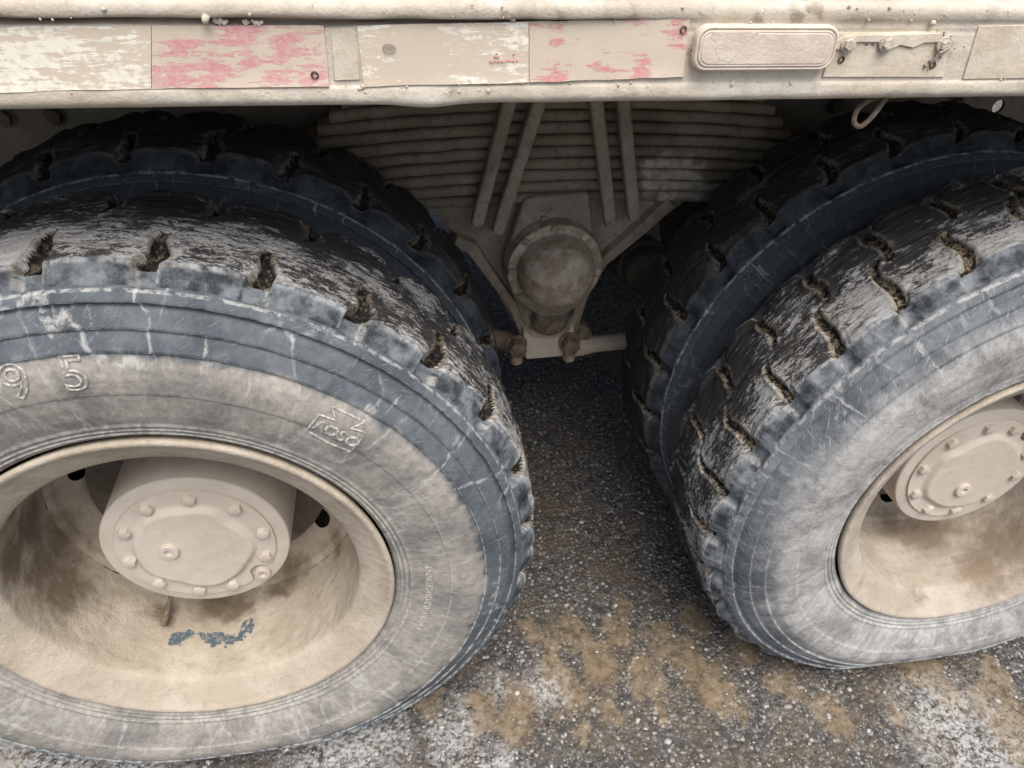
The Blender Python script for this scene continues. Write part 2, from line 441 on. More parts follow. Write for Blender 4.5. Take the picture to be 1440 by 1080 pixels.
def make_tyre(name, seed, slots, half, inner_slots, s_amp, nth=1900, step_s=.0036, step_t=.0014, slot_len=.080, slot_w=.0055, notch_w=.0125, notch_d=.0095, depth=.013, taper=.62, wear=1.0, seam=-math.pi / 2, centre=0.0):
    pa = resample(TY_OUT, step_s); pb = resample([TY_OUT[-1]] + TY_TREAD + [TY_IN[0]], step_t)[1:-1]; pc = resample(TY_IN, .010)
    prof = np.vstack([pa, pb, pc]); m = len(prof)
    d = np.gradient(prof, axis=0); d /= np.linalg.norm(d, axis=1)[:, None]
    nr, ny = d[:, 1], -d[:, 0]           # outward normal of (r,y) when travelling outer bead -> tread -> inner bead
    s = np.concatenate([[0], np.cumsum(np.linalg.norm(np.diff(prof, axis=0), axis=1))])
    th = seam + np.linspace(0, 2 * math.pi, nth, endpoint=False)
    TH = th[:, None] * np.ones(m); Rr = np.ones(nth)[:, None] * prof[:, 0]; Y = np.ones(nth)[:, None] * prof[:, 1]; S = np.ones(nth)[:, None] * s
    r3 = np.stack([np.cos(TH) * Rr, Y, np.sin(TH) * Rr], -1)
    h = np.zeros((nth, m)); slotm = np.zeros((nth, m)); chan = np.zeros((nth, m))
    tread = sstep(.0888, .0825, np.abs(Y) - .004 * (Y > 0)) * (Rr > .5)
    shoul = sstep(.4958, .4985, Rr)
    wob = .004 * vnoise(np.stack([TH * 9, Y * 40, Y * 0 + seed], -1), seed)
    edge_ = np.zeros((nth, m))
    h_, slotm_, chan_, TH_, Y_, wob_, shoul_ = h, slotm, chan, TH, Y, wob, shoul
    def cut(angles, sgn):
        for k, a in enumerate(angles):
            rows = np.nonzero(np.abs((th - a + math.pi) % (2 * math.pi) - math.pi) < .13)[0]
            h, slotm, chan, edge = h_[rows], slotm_[rows], chan_[rows], edge_[rows]
            TH, Y, wob, shoul = TH_[rows], Y_[rows], wob_[rows], shoul_[rows]
            rr = random.Random(seed * 100 + k + (50 if sgn < 0 else 0))
            ln = slot_len * rr.uniform(.82, 1.1); w0 = slot_w * rr.uniform(.8, 1.25); yy = -sgn * Y        # yy: -edge .. + centre
            sl = rr.uniform(.16, .34) * s_amp
            q = (yy + .0860)
            qc = np.maximum(q, 0)
            cl = a - sgn * (-(qc * sl) - s_amp * .006 * np.sin(qc / ln * 2 * math.pi)) / .525
            dth = (TH - cl + math.pi) % (2 * math.pi) - math.pi
            us = dth * .525 + wob
            u = np.abs(us)
            # sipe on the tread face
            wi = w0 * (1.0 - taper * sstep(.10 * ln, ln, q)) * 1.0
            on = sstep(ln + .003, ln - .004, q) * (q > -.006) * shoul
            mk = sstep(wi + .0032, wi - .0022, u) * on
            fl = .0010 * vnoise(np.stack([TH * 90, Y * 120, Y * 0], -1), seed + 41)
            h -= mk * (depth * (1 - .45 * sstep(.4 * ln, ln, q)) + fl)
            edge = np.maximum(edge, np.exp(-((u - wi - .003) / .0028)**2) * on * .8)
            lip = np.exp(-((us - wi - .0055) / .0034)**2) * 1.5 + np.exp(-((us + wi + .0060) / .0038)**2) * .8
            h += .0013 * lip * on * (1 - mk)                                       # torn lips
            h += .0010 * np.exp(-((us + wi + .015) / .0034)**2) * on * sstep(.5 * ln, .1 * ln, q)
            slotm = np.maximum(slotm, np.where(mk > .3, 1.0, .62 * sstep(wi + .013, wi + .002, u) * on * (1 - sstep(.7 * ln, ln, q))))
            # worn block corners beside the slot
            h -= .0062 * wear * np.exp(-(u / .021)**2) * sstep(.034, .0, q) * sstep(-.030, -.004, q) * shoul
            # channel down the shoulder wall
            wn = notch_w * rr.uniform(.85, 1.15)
            sh = (yy < 0) * shoul * sstep(.014, .004, q)
            mk2 = sstep(wn + .0022, wn - .0018, u + .002 * vnoise(np.stack([TH * 70, Y * 90, Y * 0], -1), seed + 33)) * sh
            h -= np.where(mk > .5, 0, mk2 * notch_d)
            chan = np.maximum(chan, mk2)
            edge = np.maximum(edge, np.exp(-((u - wn) / .0030)**2) * sh)
            # blocks bulge between the channels
            h += .0030 * sstep(.012, .040, u) * sstep(.060, .045, u) * sh
            h_[rows], slotm_[rows], chan_[rows], edge_[rows] = h, slotm, chan, edge
    cut(slots, 1); cut(inner_slots, -1)
    tc = np.stack([TH * .5255, S, 0 * S + seed * 1.7], -1)
    flat = tc.reshape(-1, 3)
    n_low = fbm(flat * np.array([16, 22, 1]), 3, seed + 1).reshape(nth, m)
    n_str = fbm(flat * np.array([55, 260, 1]), 3, seed + 2).reshape(nth, m)      # stretched along the rolling direction
    n_f = fbm(flat * np.array([210, 320, 1]), 2, seed + 3).reshape(nth, m)
    # each shoulder block is slightly convex and wears unevenly
    h += shoul * (1 - tread) * (.0016 * n_low + .0005 * n_f)
    h += tread * wear * (.0020 * n_low + .0013 * n_str + .0004 * n_f)
    h += (1 - tread) * (.00035 * n_f + .0007 * n_low) * sstep(.34, .40, Rr)
    if centre:
        yc = .006 + .009 * vnoise(np.stack([TH * 14, TH * 0, TH * 0], -1), seed + 9) + .004 * vnoise(np.stack([TH * 60, TH * 0, TH * 0], -1), seed + 10)
        h -= centre * .0055 * np.exp(-((Y - yc) / .0035)**2) * tread * (.55 + .45 * vnoise(np.stack([TH * 25, TH * 0, TH * 0], -1), seed + 12))
    Rn = Rr + h * nr; Yn = Y + h * ny
    X, Z = np.cos(TH) * Rn, np.sin(TH) * Rn
    # load: the lower part is squeezed to the flat contact patch, the wall bulges a little
    RL = np.minimum(.5255, .4990 / np.maximum(-np.sin(th), .05)); RL = np.where(np.sin(th) < 0, RL, .5255)
    kk = np.ones(41) / 41; RL = np.convolve(np.concatenate([RL[-60:], RL, RL[:60]]), kk, 'same')[60:-60]
    RL = np.minimum(RL, .4993 / np.maximum(-np.sin(th), .05) + 10 * (np.sin(th) >= 0))
    kq = ((RL - .305) / (.5255 - .305))[:, None]
    Rn = np.where(Rn > .305, .305 + (Rn - .305) * kq, Rn)
    Yn = Yn + np.sign(Yn) * (1 - kq) * .018 * np.exp(-((Rr - .40) / .05)**2)
    X, Z = np.cos(TH) * Rn, np.sin(TH) * Rn
    Z = np.maximum(Z, -.5005)
    V = np.stack([X, Yn, Z], -1)
    me = raw_mesh(name, V, grid_faces(nth, m, wrap_u=True, flip=True), True)
    set_attr(me, "tc", flat); set_attr(me, "rad", Rr.ravel()); set_attr(me, "slot", slotm.ravel()); set_attr(me, "tread", tread.ravel()); set_attr(me, "chan", chan.ravel()); set_attr(me, "edge", edge_.ravel()); set_attr(me, "shoul", (shoul * (1 - tread)).ravel())
    return me

def tyre_mat(name, dust_lo, dust_hi, tread_dust, tread_amt, veins, scratch, mudc=(.16, .115, .07), side_amt=(.90, .45), fill=.5, lim=(.426, .440)):
    M = Mat(name, .78, .22)
    tc, rad, slot, tread = M.attr("tc", "Vector"), M.attr("rad"), M.attr("slot"), M.attr("tread")
    M.co = tc
    rubber = M.mix(M.noise(60, 4), (.020, .025, .031), (.045, .055, .066))
    # side wall dust
    w = M.warp(tc, 14, .05)
    n1 = M.noise(11, 6, .62, .3, w); n2 = M.noise(70, 6, .7); n3 = M.noise(1, 5, .65, 0, M.scale(tc, (900, 60, 1))); n4 = M.noise(600, 2, .7)
    lowm = M.rng(M.mt('ADD', rad, M.mt('MULTIPLY', M.mt('SUBTRACT', n1, .5), .05)), lim[0], lim[1])   # 0 inner wall, 1 outer wall
    dcol = M.mix(lowm, dust_lo, dust_hi)
    dcol = M.mix(M.mt('MULTIPLY', M.rng(n1, .44, .66), .62), dcol, M.mix(lowm, (.29, .27, .245), (.10, .12, .135)))
    amt = M.mt('MULTIPLY', M.rng(lowm, 0, 1, side_amt[0], side_amt[1], False), M.rng(n1, .22, .70, 1.0, .62))
    amt = M.mt('MULTIPLY', amt, M.rng(n2, .30, .62, .66, 1.15, False))
    amt = M.mt('MULTIPLY', amt, M.rng(n3, .36, .62, .90, 1.04, False), None, True)
    col = M.mix(amt, rubber, dcol)
    # dried white runs and cracks
    if veins:
        v = M.voro(8, 'DISTANCE_TO_EDGE', M.warp(M.warp(M.scale(tc, (1.2, .6, 1)), 9, .10), 60, .02)); v2 = M.voro(26, 'DISTANCE_TO_EDGE', M.warp(tc, 40, .05))
        vm = M.mt('MULTIPLY', M.rng(v, .034, .004), M.rng(M.noise(6, 3), .42, .56))
        vm2 = M.mt('MULTIPLY', M.rng(v2, .020, .004), M.rng(M.noise(9, 3, co=M.scale(tc, (1.3, 1.1, 2))), .50, .60))
        vm = M.mt('MAXIMUM', vm, M.mt('MULTIPLY', vm2, .4))
        vm = M.mt('MULTIPLY', vm, M.rng(n2, .36, .56))
        col = M.mix(M.mt('MULTIPLY', vm, veins), col, (.44, .435, .41))
        patch = M.mt('MULTIPLY', M.rng(M.noise(1, 7, .72, .3, M.scale(M.warp(tc, 25, .02), (46, 5, 1))), .60, .66), M.rng(n4, .35, .55))
        col = M.mix(M.mt('MULTIPLY', patch, .75), col, (.48, .475, .45))
    if scratch:
        rot = M.t.nodes.new("ShaderNodeMapping"); rot.inputs["Rotation"].default_value[2] = .62; M.L(tc, rot.inputs[0])
        s1 = M.noise(1, 3, .6, 0, M.scale(rot.outputs[0], (40, 640, 1)))
        rot2 = M.t.nodes.new("ShaderNodeMapping"); rot2.inputs["Rotation"].default_value[2] = 1.25; M.L(tc, rot2.inputs[0])
        s2 = M.noise(1, 3, .6, 0, M.scale(rot2.outputs[0], (30, 500, 1)))
        sm = M.mt('MAXIMUM', M.rng(s1, .60, .70), M.mt('MULTIPLY', M.rng(s2, .62, .72), .7))
        col = M.mix(M.mt('MULTIPLY', M.mt('MULTIPLY', sm, M.rng(n1, .35, .55)), scratch), col, (.58, .57, .54))
    # pale rubbed edges of the moulded rings
    ring = None
    for rr, wd in ((.4355, .0013), (.4585, .0013), (.4842, .0013), (.4945, .0012), (.3838, .0010), (.3105, .001), (.3172, .001), (.3245, .0012)):
        q = M.rng(M.mt('ABSOLUTE', M.mt('SUBTRACT', rad, rr)), wd, wd * .3)
        ring = q if ring is None else M.mt('MAXIMUM', ring, q)
    col = M.mix(M.mt('MULTIPLY', M.mt('MULTIPLY', ring, M.rng(n2, .40, .58)), .55), col, (.60, .60, .57))
    # shoulder blocks: bare dark rubber, pale in the channels and along the rubbed top edge
    shl, chan = M.attr("shoul"), M.attr("chan")
    ed = M.attr("edge")
    scol = M.mix(M.rng(M.noise(26, 6, .68), .36, .70), (.020, .024, .029), M.mix(.22, dust_hi, (.045, .054, .064)))
    scol = M.mix(M.mt('MULTIPLY', M.rng(n4, .46, .66), .15), scol, dust_hi)
    scol = M.mix(M.mt('MULTIPLY', chan, M.rng(n2, .35, .6, .10, .50)), scol, dust_hi)
    scol = M.mix(M.mt('MULTIPLY', M.mt('MULTIPLY', ed, M.rng(n2, .40, .58)), .8), scol, tread_dust)
    rub = M.mt('MULTIPLY', M.mt('MULTIPLY', M.rng(rad, .5125, .5168), M.rng(n2, .38, .58)), M.rng(n1, .36, .58))
    scol = M.mix(M.mt('MULTIPLY', rub, .8), scol, tread_dust)
    col = M.mix(M.rng(shl, .2, .8), col, scol)
    # tread face: dust worn off in streaks along the rolling direction
    wt = M.warp(tc, 40, .016)
    ts = M.noise(1, 8, .78, .2, M.scale(wt, (42, 170, 1))); tl = M.noise(8, 4, .6, 0, M.scale(tc, (1, 1.3, 1.7))); tf = M.noise(1, 5, .75, 0, M.scale(wt, (190, 520, 1)))
    tb = M.mix(M.noise(150, 4, .7), (.020, .019, .019), (.060, .057, .054))
    tsum = M.mt('ADD', M.mt('MULTIPLY', ts, .62), M.mt('MULTIPLY', tf, .38))
    tsum = M.mt('ADD', tsum, M.mt('MULTIPLY', M.mt('SUBTRACT', tl, .5), .62))
    sx = M.t.nodes.new("ShaderNodeSeparateXYZ"); M.L(tc, sx.inputs[0])
    tsum = M.mt('ADD', tsum, M.rng(sx.outputs[1], .27, .40, .035, -.075, False))
    ta = M.rng(tsum, .560 - tread_amt * .22, .600 - tread_amt * .17)
    tcol = M.mix(ta, tb, M.mix(M.rng(tf, .38, .60), M.mix(.45, tread_dust, (.12, .11, .10)), tread_dust))
    tcol = M.mix(M.mt('MULTIPLY', M.rng(M.noise(16, 5, .7), .54, .66), .34), tcol, (.085, .078, .066))
    col = M.mix(M.rng(tread, .4, .9), col, tcol)
    # slots: recess shade painted near-black inside, mud and torn rubber on their lips
    on1 = M.noise(130, 5, .7, co=M.obj); on2 = M.noise(420, 3, .6, co=M.obj)
    lipm = M.mt('MULTIPLY', M.rng(slot, .08, .55), M.rng(on1, .38, .60))
    col = M.mix(M.mt('MULTIPLY', lipm, .75), col, M.mix(M.rng(on2, .40, .62), mudc, (.30, .265, .21)))
    inn = M.mix(M.rng(on1, .66 - fill * .3, .74 - fill * .3), (.012, .011, .010), M.mix(M.rng(on2, .4, .6), mudc, (.075, .065, .050)))
    col = M.mix(M.rng(slot, .66, .90), col, inn)
    ns = M.rng(slot, .35, .75, 1.0, 0.0)
    hb = M.mt('ADD', M.mt('MULTIPLY', n2, .8), M.mt('MULTIPLY', M.mt('MULTIPLY', tsum, tread), 2.4))
    hb = M.mt('ADD', M.mt('MULTIPLY', hb, ns), M.mt('MULTIPLY', on1, M.mt('SUBTRACT', 1.0, ns)))
    nn = M.bump(hb, .55, .0035); nn = M.bump(n3, .08, .0006, nn); nn = M.bump(M.mt('MULTIPLY', n4, ns), .3, .0007, nn)
    return M.done(col, nn, M.rng(amt, 0, 1, .58, .94))

deg = math.radians
slL = [deg(88.7 - 13.0 * k) for k in range(27)]; slL = [deg(360 / 28) * k + deg(88.7 - 360 / 28 * 6) for k in range(28)]
slR = [deg(124.3) + deg(360 / 33) * k for k in range(33)]
half28, half33 = deg(360 / 56), deg(360 / 66)
TY_L = make_tyre("tyre", 3, slL, 0, [a + half28 for a in slL], 0.9, wear=1.0, slot_len=.068, slot_w=.0092, notch_w=.0135, notch_d=.0125, centre=.4)
TY_R = make_tyre("tyre", 5, slR, 0, [a + half33 for a in slR], .65, wear=1.3, slot_len=.088, slot_w=.0056, notch_w=.013, notch_d=.011, depth=.009, taper=.30, centre=1.1)
TY_I = make_tyre("tyre", 9, slL, 0, [a + half28 for a in slL], 1.0, nth=900, step_s=.006, step_t=.0042, wear=1.3, centre=.8, slot_w=.0075, notch_w=.0150, notch_d=.014)
MT_L = tyre_mat("tyre_rubber_veined", (.43, .395, .345), (.25, .28, .295), (.48, .475, .455), .43, .8, .25, side_amt=(1.0, .50))
MT_R = tyre_mat("tyre_rubber_scratched", (.50, .485, .455), (.30, .325, .34), (.42, .415, .40), .27, .35, .6, mudc=(.27, .20, .125), fill=.62, lim=(.405, .470), side_amt=(1.05, .60))
MT_I = tyre_mat("tyre_rubber_inner_shaded", (.13, .128, .125), (.085, .098, .11), (.12, .115, .105), .12, .2, .15, side_amt=(.6, .6))  # darkened version: deep shade over the inner tyres is put into the colour

# ------------------------------------------------------------------ rims, hubs
RIM = [(.2850, -.100), (.2915, -.108), (.2958, -.118), (.2985, -.1255), (.2978, -.1300), (.2945, -.1315), (.2900, -.1300), (.2830, -.1245), (.2700, -.1165), (.2580, -.1090),
       (.2510, -.1040), (.2475, -.1000), (.2460, -.0950), (.2455, -.0850), (.2465, -.0600), (.2475, -.0300), (.2475, .000), (.2470, .030), (.2455, .055), (.2430, .070)]
DISC = [(.2430, .0700), (.2415, .0715), (.2370, .0735), (.2330, .0760), (.2290, .0850), (.2190, .0960), (.2000, .1120), (.1850, .1330), (.1750, .1500), (.1600, .1570), (.1360, .1580)]
def rim_stains(side):
    P = []
    if side == 'L':
        for (x, y, r) in [(40, 740, .075), (60, 800, .07), (20, 780, .06), (110, 700, .05), (80, 760, .07), (225, 862, .035), (330, 860, .04), (420, 800, .05), (390, 830, .035), (450, 770, .03), (30, 690, .08), (90, 830, .06), (300, 850, .05), (480, 760, .04)]:
            q = on_cyl(x, y, XL, ZA, .2465, True); P.append((q[0] - XL, q[1], q[2] - ZA, r))
    else:
        for (x, y, r) in [(1216, 828, .022), (1296, 843, .026), (1215, 690, .02), (1230, 668, .02), (1420, 770, .10), (1300, 750, .08), (1250, 740, .05), (1380, 800, .07)]:
            q = on_cyl(x, y, XR, ZA, .2475, True); P.append((q[0] - XR, q[1], q[2] - ZA, r))
    return P
def chip_spots():
    P = []
    for (x, y, r) in [(251, 897, .015), (265, 891, .014), (302, 898, .015), (322, 900, .015), (338, 895, .013), (349, 881, .013), (284, 894, .010)]:
        q = on_cyl(x, y, XL, ZA, .2465, True); P.append((q[0] - XL, q[1], q[2] - ZA, r))
    return P
MAT_rimL = dusty("rim_dust_stained", (.415, .355, .275), (.51, .445, .355), (.27, .222, .162), 1.6, .7, .65, stains=rim_stains('L'), stain_col=(.15, .105, .065), chips=chip_spots())
MAT_rimR = dusty("rim_dust_scuffed", (.40, .345, .275), (.50, .44, .36), (.25, .208, .155), 1.6, .7, .7, stains=rim_stains('R'), stain_col=(.20, .15, .10))
def add_disc_holes(prof, nholes, rc, w, off, n=240):
    """lathe the dished disc, leaving out oval hand holes"""
    P = resample(prof, .004); th = np.linspace(0, 2 * math.pi, n, endpoint=False)
    V = np.stack([np.cos(th)[:, None] * P[:, 0], np.ones(n)[:, None] * P[:, 1], np.sin(th)[:, None] * P[:, 0]], -1)
    # pull vertices just inside a hole's rim to its edge so the outline stays round
    F = grid_faces(n, len(P), wrap_u=True); Vf = V.reshape(-1, 3)
    R_ = np.ones(n)[:, None] * P[:, 0]; A = th[:, None] * np.ones(len(P))
    d = (A - off + math.pi / nholes) % (2 * math.pi / nholes) - math.pi / nholes
    du, dv = d * rc, (R_ - rc) * 1.35
    q = np.hypot(du / w, dv / (w * .85))
    near = (q < 1) & (q > .72)
    k = np.where(near, 1 / np.maximum(q, .01), 1)
    A2 = A + (k - 1) * d; R2 = R_ + (k - 1) * (R_ - rc)
    Yc = np.interp(-R2, -P[:, 0], P[:, 1])
    V2 = np.stack([np.cos(A2) * R2, Yc, np.sin(A2) * R2], -1).reshape(-1, 3)
    inside = (q < .72).ravel()
    keep = ~inside[F].any(1)
    return V2, F[keep]
def rim_mesh(name, off):
    prof = resample(smooth_profile(RIM, 3), .005)
    n = 360; th = np.linspace(0, 2 * math.pi, n, endpoint=False)
    V = np.stack([np.cos(th)[:, None] * prof[:, 0], np.ones(n)[:, None] * prof[:, 1], np.sin(th)[:, None] * prof[:, 0]], -1)
    N = (fbm(V.reshape(-1, 3) * 26, 4, 21).reshape(n, -1) * .0009 + fbm(V.reshape(-1, 3) * 70, 3, 22).reshape(n, -1) * .0016 * sstep(-.11, -.08, prof[:, 1]))
    V[..., 0] -= np.cos(th)[:, None] * N; V[..., 2] -= np.sin(th)[:, None] * N; V[..., 1] += N
    J1 = V.reshape(-1, 3); F1 = grid_faces(n, len(prof), wrap_u=True)
    V2, F2 = add_disc_holes(DISC, 9, .203, .0195, off)
    me = raw_mesh(name, np.vstack([J1, V2]), np.vstack([F1, F2 + len(J1)]), True, 38)
    return me
HUB_R, HUB_Y = .1376, -.0266
HUB = [(.0001, .0), (.118, HUB_Y + .0005), (.1180, HUB_Y), (.1335, HUB_Y), (.1362, HUB_Y + .0008), (.1376, HUB_Y + .003), (.1380, HUB_Y + .02), (.1382, .05), (.1388, .10), (.142, .150), (.150, .1575), (.150, .22)]
BOLTS = [(.103, a) for a in (119.2, 83.6, 46.5, 9.5, -20.6, -69.6, -99.5, -134.3, -170.0, 154.4)]
PLATEAU = [(.0912, 143.5), (.0948, 126.2), (.0861, 89.1), (.0916, 61.2), (.0773, 44.2), (.0863, 5.9), (.0903, -9.3), (.0851, -33.7), (.0980, -87.6), (.0880, -120.8), (.0980, -149.2), (.0943, -172.0)]
def cover_mesh():
    nr, nt = 44, 192
    th = np.linspace(0, 2 * math.pi, nt, endpoint=False)
    edge = .1165 - .020 * np.exp(-(((np.degrees(th) + 42.6 + 180) % 360 - 180) / 9.0)**4)
    rr = np.linspace(0.002, 1, nr)
    Rg = edge[:, None] * rr; A = th[:, None] * np.ones(nr)
    a = np.array([p[1] for p in PLATEAU]) % 360; r = np.array([p[0] for p in PLATEAU]); o = np.argsort(a); a, r = a[o], r[o]
    pr = np.interp(np.degrees(th), np.concatenate([a - 360, a, a + 360]), np.tile(r, 3)) - .004
    k = np.ones(9) / 9; pr = np.convolve(np.tile(pr, 3), k, 'same')[nt:2 * nt]
    h = .0040 + .0085 * sstep(.005, -.006, Rg - pr[:, None])
    for (br, ba) in BOLTS:      # bosses dip round the bolts
        d = np.hypot(Rg * np.cos(A) - br * math.cos(deg(ba)), Rg * np.sin(A) - br * math.sin(deg(ba)))
        h = np.where(d < .017, .0040 + (h - .0040) * sstep(.009, .017, d), h)
    X, Z = Rg * np.cos(A), Rg * np.sin(A)
    h += .0005 * fbm(np.stack([X, Z, 0 * X], -1) * 60, 3, 31)
    V = np.stack([X, HUB_Y - h, Z], -1)
    skirt = np.stack([np.cos(th) * edge, HUB_Y + .002 + 0 * th, np.sin(th) * edge], -1)[:, None]
    V = np.concatenate([V, skirt], 1)
    return raw_mesh("hub_cover", V, grid_faces(nt, nr + 1, wrap_u=True, flip=True), True, 50)
ME_hub = fix_normals(lathe("hub", HUB, 160, 30))
ME_cover = cover_mesh()
ME_bolt = hex_bolt_mesh("bolt", .0102, .0085, .0)
ME_plug = fix_normals(lathe("plug", [(.0145, .001), (.0145, -.0055), (.0135, -.0068), (.0065, -.0068), (.0060, -.0062), (.0055, -.0010), (.0001, -.0010)], 32, 35))
ME_plug2 = fix_normals(lathe("plug", [(.0125, .001), (.0125, -.0075), (.0115, -.0088), (.0060, -.0088), (.0055, -.0080), (.0050, -.0020), (.0001, -.0020)], 32, 35))
ME_plain_rim = fix_normals(lathe("rim", smooth_profile([(.2850, -.100), (.2960, -.118), (.2985, -.1260), (.2945, -.1312), (.2868, -.1240), (.2832, -.1020), (.2735, -.0690), (.2595, -.0450), (.2560, .0), (.2595, .045), (.2832, .102), (.2868, .124), (.2945, .1312), (.2985, .126), (.285, .1)], 2), 96, 40))

def polar_pt(th, r, lift=.0012):
    return (math.cos(th) * r, float(side_y(r)) - lift, math.sin(th) * r)
def px_polar(x, y, cx, Y=-.148):
    q = on_y(x, y, Y); return math.atan2(q[2] - ZA, q[0] - cx), math.hypot(q[2] - ZA, q[0] - cx)
def text_on_side(txt, th0, r0, size, J, outline, bev):
    cu = bpy.data.curves.new("lettering", 'FONT'); cu.body = txt; cu.size = size; cu.align_x = 'CENTER'; cu.align_y = 'CENTER'
    cu.resolution_u = 4
    cu.fill_mode = 'NONE' if outline else 'FRONT'
    cu.bevel_depth = bev; cu.bevel_resolution = 1
    if not outline: cu.extrude = .0004
    ob = bpy.data.objects.new("tmp", cu); COL.objects.link(ob)
    dg = bpy.context.evaluated_depsgraph_get(); me = ob.evaluated_get(dg).to_mesh()
    V = np.array([v.co[:] for v in me.vertices]); F = [list(p.vertices) for p in me.polygons]
    ob.evaluated_get(dg).to_mesh_clear(); bpy.data.objects.remove(ob)
    th = th0 - V[:, 0] / r0; r = r0 + V[:, 1]
    W = np.stack([np.cos(th) * r, side_y(r) - .0004 - V[:, 2], np.sin(th) * r], -1)
    J.add(W, F)
def poly_on_side(pts, J, rad=.0011, closed=True):
    P = np.array([(t, r) for t, r in pts]); out = []
    if closed: P = np.vstack([P, P[:1]])
    for a, b in zip(P[:-1], P[1:]):
        for k in np.linspace(0, 1, 7, endpoint=False): out.append(a + (b - a) * k)
    if not closed: out.append(P[-1])
    path = [polar_pt(t, r, .0002) for t, r in out]
    V, F = tube_arrays(path, rad, 5, closed); J.add(V, F)

def outer_wheel(cx, tyre_me, tyre_m, rim_m, rot, off, label):
    w = link("wheel", rim_mesh("wheel_rim", off), rim_m, truck, (cx, 0, ZA)); w["label"] = label
    t_ = link("tyre", tyre_me, tyre_m, w)
    link("hub", ME_hub, MAT_hub, w)
    link("hub_cover", ME_cover, MAT_hub, w, rot=(0, -rot, 0))
    for i, (r, a) in enumerate(BOLTS):
        t = deg(a) + rot
        b = link("bolt", ME_bolt, MAT_hub, w, (r * math.cos(t), HUB_Y - .0038, r * math.sin(t)), (0, random.uniform(0, 1), 0))
    for me, r, a, dy in ((ME_plug, .0375, 172.6, .0122), (ME_plug2, .1155, -42.6, .0)):
        t = deg(a) + rot; link("plug", me, MAT_hub, w, (r * math.cos(t), HUB_Y - dy, r * math.sin(t)))
    return w
wL = outer_wheel(XL, TY_L, MT_L, MAT_rimL, 0.0, deg(-34), "wheel with blue paint chips showing through the dusty rim")
wR = outer_wheel(XR, TY_R, MT_R, MAT_rimR, deg(87), deg(-10), "wheel whose tyre wall is pale and scratched")
# raised lettering
M = Mat("raised_lettering", .8); MAT_letter = M.done(M.mix(M.rng(M.noise(200, 4), .4, .6), (.27, .25, .225), (.54, .51, .465)))
def raised(name, fn, sharp=50):
    J = Joined(); fn(J); return link(name, J.mesh(name, sharp), MAT_letter, wL)
t5, r5 = px_polar(105, 528, XL); t9, r9 = px_polar(22, 536, XL)
raised("raised_digit", lambda J: text_on_side("5", t5, .4115, .058, J, True, .0013))
raised("raised_digit", lambda J: text_on_side("9", t9, .4115, .058, J, True, .0013))
logo = [(497, 660), (580, 548), (685, 585), (660, 510), (865, 605), (780, 635), (870, 665), (775, 795), (640, 742)]
logo = [px_polar(320 + x / 4.5, 460 + y / 4.5, XL) for x, y in logo]
raised("logo_outline", lambda J: poly_on_side(logo, J, .0015))
tA, rA = px_polar(320 + 682 / 4.5, 460 + 668 / 4.5, XL)
for k, ch in enumerate("AOSO"):
    raised("raised_letter", lambda J: text_on_side(ch, tA - .004 - (k - 1.5) * .0150 / rA, rA, .0225, J, False, .0009))
a0, a1 = px_polar(584, 806, XL)[0], px_polar(572, 888, XL)[0]
bx = [(t, .346) for t in np.linspace(a0, a1, 9)] + [(t, .355) for t in np.linspace(a1, a0, 9)]
def band(J):
    poly_on_side(bx, J, .0007)
    rr = random.Random(4); t = a0 - .012
    while t > a1 + .012:
        poly_on_side([(t, .3455), (t - rr.uniform(-.003, .003), .3555)], J, .0006, False); t -= rr.uniform(.009, .016)
raised("moulded_band", band)
q0, q1 = on_cyl(239, 838, XL, ZA, .20, True), on_cyl(234, 881, XL, ZA, .2465, True)
q0 = np.array([q0[0], q1[1] + .002, q0[2]])
v0 = (q1[0] + .012 - XL, q1[1] + .085, q1[2] + .052 - ZA)
link("valve_stem", tube("valve_stem", [v0, (q1[0] + .004 - XL, q1[1] + .030, q1[2] + .022 - ZA), (q1[0] - XL, q1[1] + .002, q1[2] + .011 - ZA), (q1[0] - XL, q1[1] - .004, q1[2] + .008 - ZA)], [.0042, .0042, .0048, .0048], 10), MAT_rust, wL)

# inner wheels and the wheels of the far side
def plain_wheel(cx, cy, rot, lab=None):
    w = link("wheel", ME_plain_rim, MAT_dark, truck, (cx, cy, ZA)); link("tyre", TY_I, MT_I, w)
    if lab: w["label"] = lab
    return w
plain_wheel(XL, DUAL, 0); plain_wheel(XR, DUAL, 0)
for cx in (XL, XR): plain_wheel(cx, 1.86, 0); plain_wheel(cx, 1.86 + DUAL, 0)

# ------------------------------------------------------------------ side rail
RAIL = [(.060, 1.2010), (.060, 1.1880), (.010, 1.1875), (-.120, 1.1865), (-.140, 1.1868), (-.1480, 1.1890), (-.1518, 1.1940), (-.1518, 1.2020), (-.1505, 1.2050), (-.1500, 1.2080),
        (-.1500, 1.2300), (-.1500, 1.2440), (-.1500, 1.2470), (-.1495, 1.2500), (-.1500, 1.2530), (-.1500, 1.2550), (-.1502, 1.2570), (-.1510, 1.2590), (-.1525, 1.2620), (-.1532, 1.2665), (-.1520, 1.2710), (-.1480, 1.2745), (-.1400, 1.2755), (-.1200, 1.2755), (-.05, 1.2755)]
rp = resample(smooth_profile(RAIL, 4), .0018)
xs = np.concatenate([[-3.2, -2.2, -1.5, -1.1], np.arange(-.80, .92, .0035), [1.3, 1.8, 2.4, 3.4]])
X = xs[:, None] * np.ones(len(rp)); Yr = np.ones(len(xs))[:, None] * rp[:, 0]; Zr = np.ones(len(xs))[:, None] * rp[:, 1]
P = np.stack([X, Yr, Zr], -1)
front = sstep(-.10, -.14, Yr)
